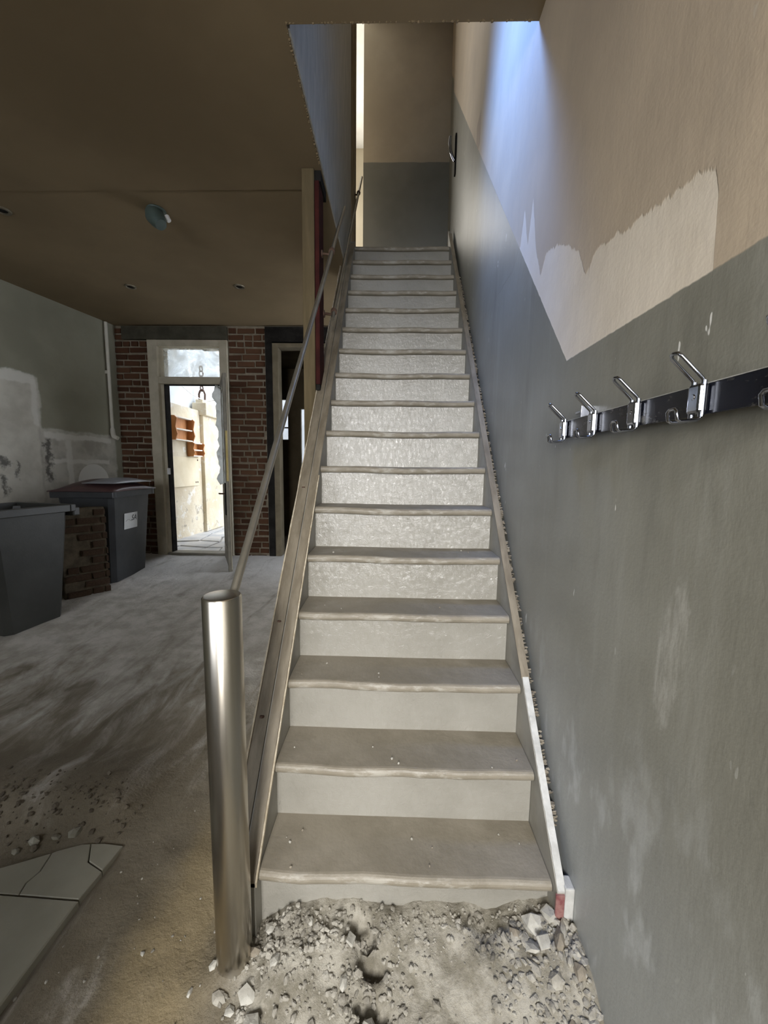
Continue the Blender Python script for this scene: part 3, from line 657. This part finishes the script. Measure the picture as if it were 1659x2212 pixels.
pn = thing('wall_panel', 'large cream board screwed to the courtyard wall under the racks', 'panel', (-3.45, 6.34, 1.05))
mb = MB(); mb.bbox(0, .02, -.48, .48, 0, .485, .004); mb.build('board', M['panel'], pn)
for yy, zz in ((.36, .06), (.42, .06), (-.44, .06), (-.44, .44), (.44, .44)):
    mb = MB(); mb.lathe([(0, .006), (.012, .006), (.016, 0)], (0, 0, 0), 10)
    for i, v_ in enumerate(mb.v): mb.v[i] = (.02+v_[2], yy+v_[0], zz+v_[1])
    mb.build('screw', M['iron'], pn)

# ------------------------------------------------------------------ staircase
st = thing('staircase', 'steep grey painted wooden staircase with closed risers', 'staircase', (0, Y0, 0))
XL, XR = -.385, .481
def L2(p): return (p[0], p[1]-Y0, p[2])
for i in range(17):
    yn, zn = nose(i); rnd = random.Random(i+50)
    th = .034; d = RUN+.045 if i < 16 else .10
    # rounded nosing profile
    pr = [(d, -th), (.016, -th)]+[(.016-.016*math.sin(a), -th/2-th/2*math.cos(a)) for a in [PI*k/8 for k in range(1, 8)]]+[(.016, 0), (d, 0)]
    nx = 15; v = []; f = []; n = len(pr)
    ph = rnd.uniform(0, 6)
    for k in range(nx):
        u = k/(nx-1); x = XL+.001+(XR-XL-.002)*u
        sag = -.0035*math.sin(PI*u)*rnd.uniform(.6, 1.3)+.002*math.sin(u*9+ph); wear = .003*math.sin(u*13+ph)+rnd.uniform(-.0015, .0015)
        for (a, b) in pr: v.append((x, a+(wear if a < .02 else 0), b+sag*(1 if a < .02 else .3)))
    for k in range(nx-1):
        for j in range(n): f.append((k*n+j, k*n+(j+1) % n, (k+1)*n+(j+1) % n, (k+1)*n+j))
    f += [tuple(range(n))[::-1], tuple((nx-1)*n+j for j in range(n))]
    mb = MB(); mb.add(v, f); me = mb.mesh('tread'); o = link('tread', me, M['tread'], st, (0, yn-Y0, zn))
    zb = zn-RISE if i else -.02
    mb = MB(); mb.box(XL, XR, .030, .048, zb-zn-.012, -th+.002)
    o = mb.build('riser', M['riser'], st, (0, yn-Y0, zn))
# stringers
def string_profile(ya, yb, up, dn, foot=None):
    za = Z0+(ya-Y0)*SL; zb = Z0+(yb-Y0)*SL
    return [(ya-Y0, max(-.02, za-dn)), (yb-Y0, zb-dn), (yb-Y0, zb+up), (ya-Y0, za+up)]
mb = MB()
foot = [(-.035, -.02), (.10, -.02)]
def string_poly(up, y_start, y_end, dn=.34):
    za = Z0+(y_start-Y0)*SL; zb = Z0+(y_end-Y0)*SL
    return [(y_start-Y0, 0.0), (y_start-Y0+.22, 0.0), (y_end-Y0, zb-dn), (y_end-Y0, zb+up), (y_start-Y0, za+up)]
sp = MB(); sp.prism(string_poly(.012, .992, 3.84), -.428, -.385)
sl_ = sp.build('stringer', M['stringer_in'], st); sl_['label'] = 'brown worn stringer on the open side'
# cover boards on top of the left stringer
def cover(x0, x1, up0, up1, mat, ya=.992, yb=3.80, parent=None, jag=0, name='capping'):
    n = 60; v = []; f = []; rnd = random.Random(int(x0*1000))
    for k in range(n+1):
        y = ya+(yb-ya)*k/n; z = Z0+(y-Y0)*SL; j = rnd.uniform(-jag, jag)
        v += [(x0+j, y-Y0, z+up0), (x1, y-Y0, z+up0), (x1, y-Y0, z+up1), (x0+j, y-Y0, z+up1+rnd.uniform(-jag, jag))]
    for k in range(n):
        a = 4*k; f += [(a+q, a+(q+1) % 4, a+4+(q+1) % 4, a+4+q) for q in range(4)]
    f += [(3,2,1,0), (4*n, 4*n+1, 4*n+2, 4*n+3)]
    mb = MB(); mb.add(v, f); return mb.build(name, mat, parent or st)
cover(-.423, -.386, .0, .022, M['stringer'])
cover(-.474, -.430, -.30, .014, M['stringer'])
cover(-.480, -.4742, -.30, .020, M['chip'], jag=.0018, name='chipped_edge')
cover(-.3855, -.380, .0, .017, M['chip'], yb=2.0, jag=.001, name='chipped_edge')
for yy in (1.275, 1.50, 1.95):
    z = Z0+(yy-Y0)*SL+.014; mb = MB(); mb.lathe([(0, .003), (.007, .003), (.009, -.002)], (-.452, yy-Y0, z), 10); mb.build('nail', M['iron'], st)
sp = MB(); sp.prism(string_poly(.035, .985, 3.95), .482, .506); sp.build('stringer', M['stringer_in'], st)
cover(.480, .509, .035, .043, M['stringer'], 1.36, 3.9)
cover(.484, .506, .035, .041, M['pale'], .985, 1.36, jag=.001)
mb = MB(); mb.box(.478, .502, -.032, -.026, .11, .205); o = mb.build('stringer_end', M['redpaint'], st); o['label'] = 'red chipped paint'
mb = MB(); mb.bbox(.503, .530, -.032, .01, .11, .225, .004); mb.build('end_block', M['pale'], st)
mb = MB(); mb.box(.05, .478, .022, .0305, .162, .171); o = mb.build('paint_line', M['redpaint'], st); o['label'] = 'thin red paint line under the lowest nosing'
# crumbling filler between stringer and wall
cr = MB(); rnd = random.Random(9)
for k in range(420):
    y = rnd.uniform(1.1, 3.4); z = Z0+(y-Y0)*SL+rnd.uniform(-.01, .022); r = rnd.uniform(.003, .007)
    bm = bmesh.new(); bmesh.ops.create_icosphere(bm, subdivisions=1, radius=r)
    for v_ in bm.verts: v_.co = Vector((rnd.uniform(.511, .526), y-Y0, z))+v_.co*rnd.uniform(.6, 1.3)
    cr.bm(bm)
o = cr.build('crumbling_filler', M['darkrock'], st); o['kind'] = 'stuff'
# debris crumbs on the lower treads
for k in range(26):
    i = rnd.choice([0, 0, 0, 1, 1, 2, 2, 3, 4]); yn, zn = nose(i)
    bm = bmesh.new(); bmesh.ops.create_icosphere(bm, subdivisions=1, radius=rnd.uniform(.002, .0045))
    c = Vector((rnd.uniform(-.36, .46), yn-Y0+rnd.uniform(.02, .15), zn+.001))
    for v_ in bm.verts: v_.co = c+v_.co*rnd.uniform(.6, 1.4)
    mb = MB(); mb.bm(bm); mb.build('crumb', M['plasterchunk'] if k % 3 else M['darkrock'], st)

# ------------------------------------------------------------------ steel post and handrails
ps = thing('steel_post', 'brushed stainless steel bollard post at the foot of the stairs', 'post', (-.428, .94, .0))
mb = MB(); R_ = .0475
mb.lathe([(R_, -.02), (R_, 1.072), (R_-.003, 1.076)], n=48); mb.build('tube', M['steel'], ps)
mb = MB(); mb.lathe([(R_-.003, 1.076), (R_-.006, 1.0765), (0, 1.0765)], n=48); mb.build('cap', M['steel'], ps)
def handrail(label, A, B, ext0, ext1, brk, wallx, wx2=None):
    A = Vector(A); B = Vector(B); d = (B-A).normalized(); a = A-d*ext0; b = B+d*ext1
    t = thing('handrail', label, 'handrail', tuple(a))
    mb = MB(); mb.tube([Vector((0, 0, 0)), b-a], .0115, 16); mb.build('tube', M['rail'], t)
    for p in brk:
        P = A+d*((p-A.y)/d.y)-a
        br = MB(); wx = (wx2 if (wx2 and p > 4) else wallx)-a.x
        br.tube([(wx, P.y+.01, P.z-.01), (wx+.014, P.y+.008, P.z-.01), (P.x-.01, P.y+.002, P.z-.018), (P.x, P.y, P.z-.022)], .0075, 10)
        bo = br.build('bracket', M['iron'], t)
        rg = MB(); u = d.cross(Vector((1, 0, 0))).normalized(); x_ = Vector((1, 0, 0))
        rg.tube([P+d*s for s in (-.012, .012)], .019, 14); rg.build('ring', M['iron'], bo)
        fl = MB(); fl.tube([(wx, P.y+.01, P.z-.01), (wx+.006, P.y+.01, P.z-.01)], .022, 14); fl.build('flange', M['iron'], bo)
    return t
handrail('lower steel handrail rising from the steel post to the ochre timber post', (-.4255, 1.02, 1.075), (-.39, 2.538, 2.734), .05, .70, (2.50,), -.454)
handrail('upper steel handrail climbing along the upper stairwell wall', (-.388, 2.63, 2.448), (-.388, 4.20, 4.115), .20, .55, (2.555, 4.20), -.454, -.43)
nw = thing('timber_post', 'ochre timber post with red steel flange from floor to ceiling beside the stairs', 'post', (-.49, 2.45, .05))
def off(mb, o_):
    for i, v_ in enumerate(mb.v): mb.v[i] = (v_[0]-o_[0], v_[1]-o_[1], v_[2]-o_[2])
    return mb
O_ = (-.49, 2.45, .05)
off(MB().bbox(-.552, -.481, 2.42, 2.56, .05, 3.098, .004), O_).build('timber', M['newel'], nw)
off(MB().bbox(-.4805, -.454, 2.43, 2.57, 1.90, 3.04, .003), O_).build('steel_flange', M['redsteel'], nw)
off(MB().prism([(2.44, 3.04), (2.62, 3.04), (2.62, 3.098), (2.44, 3.098)], -.4805, -.445), O_).build('head_plate', M['dark'], nw)
off(MB().bbox(-.4805, -.454, 2.43, 2.57, 1.865, 1.90, .003), O_).build('foot_plate', M['dark'], nw)

# ------------------------------------------------------------------ coat rail
cr_ = thing('coat_rail', 'black wall coat rail with five chrome wire hooks', 'coat rail', (XW, .80, 1.515))
def cp(mb): return off(mb, (XW, .80, 1.515))
cp(MB().bbox(.503, .509, .30, 1.205, 1.492, 1.541, .0012)).build('mounting_bar', M['blackbar'], cr_)
cp(MB().box(.503, .509, .30, 1.205, 1.541, 1.5425)).build('dust_line', M['pale'], cr_)
def hook(y):
    h = MB(); h.bbox(.486, .5029, y-.0145, y+.0145, 1.493, 1.541, .005); pl = cp(h).build('hook', M['chrome'], cr_)
    s = .0105
    wv = MB()
    for sg in (-1, 1):
        wv.tube([(.494, y+sg*s, 1.488), (.494, y+sg*s, 1.545)], .0046, 10)
    cp(wv).build('sleeve', M['chrome'], pl)
    w1 = MB(); w1.tube([(.494, y-s, 1.540), (.491, y-s, 1.548), (.455, y-s, 1.582), (.451, y-s+.003, 1.587), (.449, y, 1.588), (.451, y+s-.003, 1.587), (.455, y+s, 1.582), (.491, y+s, 1.548), (.494, y+s, 1.540)], .0031, 10)
    cp(w1).build('upper_loop', M['chrome'], pl)
    w2 = MB(); w2.tube([(.494, y-s, 1.494), (.492, y-s, 1.486), (.487, y-s, 1.482), (.462, y-s, 1.480), (.457, y-s, 1.483), (.455, y-s, 1.496), (.455, y-s+.004, 1.500), (.455, y+s-.004, 1.500), (.455, y+s, 1.496), (.457, y+s, 1.483), (.462, y+s, 1.480), (.487, y+s, 1.482), (.492, y+s, 1.486), (.494, y+s, 1.494)], .0029, 10)
    cp(w2).build('lower_loop', M['chrome'], pl)
    rv = MB(); rv.tube([(.4875, y, 1.520), (.4845, y, 1.520)], [.006, .004], 10); cp(rv).build('rivet', M['chrome'], pl)
for y in (1.168, 1.0, .831, .663, .497): hook(y)
for y in (1.085, .42):
    b = cp(MB().bbox(.503, .530, y-.002, y+.002, 1.541, 1.572, .0005).bbox(.505, .530, y-.012, y+.012, 1.538, 1.541, .0005)).build('wall_bracket', M['chrome'], cr_)
    bo = MB(); bo.tube([(.512, y, 1.558), (.512, y+.045, 1.558)], .0035, 10); cp(bo).build('bolt', M['pale'], b)
    bo = MB(); bo.tube([(.512, y+.003, 1.558), (.512, y+.011, 1.558)], .0075, 6); cp(bo).build('nut', M['pale'], b)

# wall fitting high beside the landing
wf = thing('wall_bracket', 'dark plate with bent chrome arm on the right wall near the landing', 'bracket', (XW, 3.92, 4.08))
MB().bbox(-.012, 0, -.022, .022, 0, .34, .003).build('back_plate', M['dark'], wf)
mb = MB(); mb.tube([(-.012, 0, .12), (-.03, 0, .15), (-.05, .01, .21), (-.058, .02, .28), (-.052, .02, .34)], [.012, .013, .014, .015, .012], 12); mb.build('arm', M['chrome'], wf)

# ------------------------------------------------------------------ bins
def taper_box(mb, xb, yb, xt, yt, z0, z1, wall=0):
    """xb/yb half sizes at the bottom, xt/yt at the top; corners cut"""
    def ring(hx, hy, z, c=.04):
        return [(-hx+c,-hy,z),(hx-c,-hy,z),(hx,-hy+c,z),(hx,hy-c,z),(hx-c,hy,z),(-hx+c,hy,z),(-hx,hy-c,z),(-hx,-hy+c,z)]
    r0 = ring(xb, yb, z0); r1 = ring(xt, yt, z1); n = 8
    f = [tuple(range(8))[::-1]]+[(i,(i+1)%8,8+(i+1)%8,8+i) for i in range(8)]
    v = r0+r1
    if wall:
        r2 = ring(xt-wall, yt-wall, z1); r3 = ring(xb-wall, yb-wall, z0+.05); v += r2+r3
        f += [(8+i,8+(i+1)%8,16+(i+1)%8,16+i) for i in range(8)]+[(16+i,16+(i+1)%8,24+(i+1)%8,24+i) for i in range(8)]+[tuple(range(24, 32))]
    else: f += [tuple(range(8, 16))]
    return mb.add(v, f)
def rim(mb, hx, hy, z0, z1, w):
    for (a, b, c, d) in ((-hx, hx, -hy, -hy+w), (-hx, hx, hy-w, hy), (-hx, -hx+w, -hy+w, hy-w), (hx-w, hx, -hy+w, hy-w)):
        mb.bbox(a, b, c, d, z0, z1, .006)
b1 = thing('wheelie_bin', 'open dark grey wheelie bin at the left edge, without a lid', 'bin', (-3.065, 2.98, float(floor_z(-3.06, 2.98))-.01), -.20)
mb = MB(); taper_box(mb, .235, .21, .285, .285, .0, .93, .012); mb.build('body', M['bin'], b1)
mb = MB(); rim(mb, .315, .315, .90, .96, .045); mb.build('rim', M['bin'], b1)
mb = MB(); mb.bbox(-.30, .30, .30, .36, .86, .93, .01); mb.build('handle', M['bin'], b1)
b2 = thing('wheelie_bin', 'black wheelie bin with maroon lid and white sticker by the brick pier', 'bin', (-3.10, 4.13, float(floor_z(-3.1, 4.1))-.005), .06)
mb = MB(); taper_box(mb, .215, .29, .275, .345, .0, .92); mb.build('body', M['bin2'], b2)
mb = MB(); rim(mb, .305, .375, .885, .95, .05); mb.build('rim', M['bin2'], b2)
# domed lid
def lid(hx, hy, z, hgt, nx=14, ny=10):
    v = []; f = []
    for j in range(ny+1):
        for i in range(nx+1):
            u = i/nx*2-1; w_ = j/ny*2-1
            v.append((u*hx, w_*hy, z+hgt*(1-abs(u)**2.4)*(1-abs(w_)**3)))
    for j in range(ny):
        for i in range(nx): a = j*(nx+1)+i; f.append((a, a+1, a+nx+2, a+nx+1))
    mb = MB(); mb.add(v, f, True); return mb
m_ = lid(.315, .39, .955, .115); lo = m_.build('lid', M['lid'], b2); s_ = lo.modifiers.new('t', 'SOLIDIFY'); s_.thickness = .01; s_.offset = -1
m_ = lid(.16, .33, 1.035, .045); off(m_, (-.14, 0, 0)); lo2 = m_.build('lid_insert', M['lidgrey'], lo); s_ = lo2.modifiers.new('t', 'SOLIDIFY'); s_.thickness = .008; s_.offset = -1
mb = MB(); mb.tube([(-.24, .40, .93), (.24, .40, .93)], .016, 10); mb.build('handle', M['bin2'], b2)
# sticker on the side face (+x), following its taper
sx = math.atan2(.06, .92)
so = bpy.data.objects.new('sticker', None)
st_m = MB(); st_m.box(-.115, .115, 0, .0015, -.085, .085); so = st_m.build('sticker', M['sticker'], b2)
so.location = (.215+.06*.62/.92+.0015, -.02, .62); so.rotation_euler = (-sx*0, 0, PI/2); so.rotation_mode = 'XYZ'
so.matrix_local = Matrix.Translation((.2595, -.03, .62)) @ Matrix.Rotation(sx, 4, 'Y') @ Matrix.Rotation(PI/2, 4, 'Z')
def text_mesh(body, size):
    c = bpy.data.curves.new('txt', 'FONT'); c.body = body; c.size = size; c.align_x = 'CENTER'; c.align_y = 'CENTER'; c.extrude = .0006; c.shear = .25
    o = bpy.data.objects.new('txt', c); COL.objects.link(o); bpy.context.view_layer.update()
    me = bpy.data.meshes.new_from_object(o.evaluated_get(bpy.context.evaluated_depsgraph_get())); bpy.data.objects.remove(o); return me
tm = text_mesh('SA', .085); to = link('lettering', tm, M['ink'], so); to['label'] = 'handwritten letters SA'
to.matrix_local = Matrix.Translation((.05, -.001, .025)) @ Matrix.Rotation(PI/2, 4, 'X')
mb = MB(); mb.tube([(-.09, -.001, .0), (-.06, -.001, .015), (-.03, -.001, .012), (.0, -.001, -.006), (.03, -.001, .004)], .0012, 6); mb.build('scribble', M['ink'], so)

# brick stub between the bins
sang = math.atan2(.33, .24)
stub = thing('brick_stub', 'low broken brick stub wall between the two bins', 'brick wall', (-2.925, 3.53, float(floor_z(-2.92, 3.53))-.02), sang)
# local: x along the visible face (-.24..+.22), face at y=0 toward -y... body behind (+y)
mb = MB(); mb.bbox(-.15, .205, .012, .11, 0, .86, .008); mb.build('core', M['darkmortar'], stub)
z = .01; k = 0; rnd = random.Random(4)
while z < .83:
    x = -.15+rnd.uniform(0, .05); Ls = [.11, .21, .22] if k % 2 else [.21, .11, .22]; j = 0
    while x < .215:
        xe = min(x+Ls[j % 3]*rnd.uniform(.92, 1.06), .22)
        if xe-x > .03 and (x > -.05 or rnd.random() > .35):
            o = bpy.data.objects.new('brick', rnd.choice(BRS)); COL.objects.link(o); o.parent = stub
            o.location = ((x+xe)/2, .02+rnd.uniform(-.004, .008), z+.036); o.scale = (xe-x-.016, .05, .058)
        x = xe; j += 1
    # returning bricks on the end
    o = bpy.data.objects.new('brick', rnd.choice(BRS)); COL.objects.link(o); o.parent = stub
    o.location = (.190, .07+rnd.uniform(-.01, .01), z+.036); o.scale = (.085, .05, .062); o.rotation_euler = (0, 0, PI/2)
    z += .0765; k += 1
mb = MB(); mb.bbox(-.145, .0, .0, .11, .86, .875, .006); mb.build('mortar_cap', M['darkmortar'], stub)

# pipe in the far left corner
pp = thing('wall_pipe', 'cream pipe running down the far left corner', 'pipe', (lx(4.80)+.03, 4.80, 1.74))
mb = MB(); mb.tube([(0, 0, .03), (0, 0, 1.352)], .018, 12); mb.build('tube', M['pipe'], pp)
mb = MB(); mb.tube([(0, 0, .10), (0, 0, .05), (.02, -.01, .0), (.07, -.01, -.02)], [.024, .027, .027, .024], 12); mb.build('elbow', M['pipe'], pp)
mb = MB(); mb.bbox(-.035, .0, -.02, .02, .75, .79, .003); mb.build('clip', M['pipe'], pp)

# ------------------------------------------------------------------ ceiling lamps
for (x, y, lab) in ((-2.56, 3.91, 'small recessed ceiling spot above the yard door side'), (-1.50, 3.905, 'small recessed ceiling spot nearest the stairs'), (-2.68, 2.79, 'small recessed ceiling spot at the left edge of the photo')):
    zc = ZC+.006
    t = thing('recessed_spot', lab, 'ceiling light', (x, y, zc), 0, 'recessed ceiling spots')
    mb = MB(); mb.lathe([(.030, .0), (.034, -.010), (.044, -.010), (.050, -.004), (.050, 0)], n=24); mb.build('ring', M['lampring'], t)
    mb = MB(); mb.lathe([(0, -.004), (.030, -.004), (.031, -.001)], n=24); mb.build('lens', M['dark'], t)
t = thing('hanging_spot', 'tilted green-grey spot lamp hanging loose from the ceiling', 'ceiling light', (-1.62, 2.79, ZC+.006))
mb = MB(); mb.lathe([(0, 0), (.055, 0), (.06, -.006), (.05, -.012), (0, -.012)], n=24); mb.build('rose', M['green'], t)
mb = MB(); A = Vector((-.03, 0, -.012)); B = Vector((.045, -.03, -.115))
mb.tube([A, A.lerp(B, .3), A.lerp(B, .75), B], [.045, .06, .05, .036], 18); mb.build('housing', M['green'], t)
mb = MB(); mb.tube([(.06, .01, -.04), (.078, .012, -.066)], [.02, .014], 12); mb.build('clip', M['white'], t)

# ------------------------------------------------------------------ rubble
def chunk(r, rnd, sub=1):
    bm = bmesh.new(); bmesh.ops.create_icosphere(bm, subdivisions=sub, radius=r)
    sc = Vector((rnd.uniform(.7, 1.4), rnd.uniform(.6, 1.2), rnd.uniform(.4, .9)))
    for v_ in bm.verts:
        k = rnd.uniform(.72, 1.22); v_.co = Vector((v_.co.x*sc.x*k, v_.co.y*sc.y*k, v_.co.z*sc.z*k))
    rot = Matrix.Rotation(rnd.uniform(0, 6), 3, 'Z') @ Matrix.Rotation(rnd.uniform(-.6, .6), 3, 'X')
    bmesh.ops.transform(bm, matrix=rot, verts=bm.verts); return bm
rnd = random.Random(21)
big = [(.42, .985, .035, 0), (.47, .93, .026, 1), (.40, .93, .022, 0), (.465, 1.0, .028, 0), (.50, .87, .022, 1), (.44, .87, .018, 2), (.49, .955, .020, 2),
       (.36, .96, .018, 1), (.50, .80, .020, 0), (.455, .80, .016, 1), (-.10, .975, .020, 0), (-.06, .955, .014, 2), (-.11, .87, .018, 0), (-.04, .80, .022, 0),
       (.0, .79, .016, 0), (-.03, .90, .015, 1), (-.36, .86, .022, 0), (-.33, .80, .024, 0), (-.37, .94, .016, 1), (-.34, .99, .018, 0), (-.40, .84, .014, 0), (-.48, .92, .013, 0),
       (-.52, .87, .010, 0), (-.70, .95, .009, 0), (-.44, .86, .018, 2), (-.30, .90, .015, 0), (-.22, .98, .013, 0)]
for x, y, r, m in big:
    mb = MB(); mb.bm(chunk(r, rnd)); o = mb.build('rubble_chunk', [M['plasterchunk'], M['darkrock'], M['gravel']][m], None, (x, y, float(floor_z(x, y))+r*.25))
    if x > .3: tag(o, 'broken plaster chunk in the rubble between bottom step and right wall', 'rubble', 'rubble chunks by the right wall')
    elif x > -.25: tag(o, 'broken plaster chunk by the hollow in front of the bottom step', 'rubble', 'rubble chunks by the hollow')
    else: tag(o, 'broken plaster chunk lying around the base of the steel post', 'rubble', 'rubble chunks around the steel post')
for k, (x, y, s, lab) in enumerate([(.43, .93, 1.0, 'flat square plaster piece leaning in the rubble by the right wall'), (-.10, .945, .8, 'small flat tile shard by the hollow before the bottom step')]):
    bm = bmesh.new(); bmesh.ops.create_cube(bm, size=1)
    for v_ in bm.verts: v_.co = Vector((v_.co.x*.038*s*random.uniform(.85, 1.1), v_.co.y*.028*s, v_.co.z*.007))
    bmesh.ops.bevel(bm, geom=bm.edges[:], offset=.0015, segments=1, affect='EDGES')
    mb = MB(); mb.bm(bm); o = mb.build('plaster_shard', M['plasterchunk'], None, (x, y, float(floor_z(x, y))+.012)); o.rotation_euler = (.45, .15, .3+k)
    tag(o, lab, 'rubble')
tl = [(-1.32, 1.27, .022), (-1.25, 1.285, .018), (-1.19, 1.30, .024), (-1.36, 1.24, .02)]
for x, y, r in tl:
    mb = MB(); mb.bm(chunk(r, rnd)); o = mb.build('rubble_chunk', M['tile'], None, (x, y, float(floor_z(x, y))+r*.3))
    tag(o, 'broken grey tile piece along the upper edge of the cracked tile', 'rubble', 'tile fragments by the cracked tile')
g = MB(); rnd = random.Random(33); cnt = 0
def scatter(n, fx, fy, r0, r1):
    global cnt
    for k in range(n):
        x = fx(); y = fy(); r = r0*(r1/r0)**(rnd.random()**1.6)
        bm = chunk(r, rnd); c = Vector((x, y, float(floor_z(x, y))+r*.45)); bmesh.ops.translate(bm, vec=c, verts=bm.verts); g.bm(bm)
scatter(800, lambda: .52-.25*rnd.random()**1.7, lambda: rnd.uniform(.55, 1.02), .003, .013)
scatter(450, lambda: rnd.uniform(-.38, .48), lambda: rnd.uniform(.92, 1.03), .002, .009)
scatter(450, lambda: rnd.gauss(-.30, .07), lambda: rnd.uniform(.62, 1.02), .003, .012)
scatter(350, lambda: rnd.gauss(-.06, .07), lambda: rnd.gauss(.86, .07), .003, .011)
scatter(120, lambda: rnd.uniform(-.4, .45), lambda: rnd.uniform(.6, 1.0), .002, .006)
scatter(60, lambda: rnd.uniform(-1.0, -.45), lambda: rnd.uniform(.7, 1.5), .002, .006)
o = g.build('rubble_gravel', M['gravel']); tag(o, 'loose grey rubble and plaster crumbs in front of the stairs', 'rubble', kind='stuff')
g = MB(); rnd = random.Random(35)
scatter(350, lambda: rnd.uniform(-2.2, -1.0), lambda: rnd.gauss(1.38, .06), .003, .014)
o = g.build('dirt_clods', M['clod']); tag(o, 'shade-darkened dirt crumbs along the broken edge above the floor tiles', 'rubble', kind='stuff')
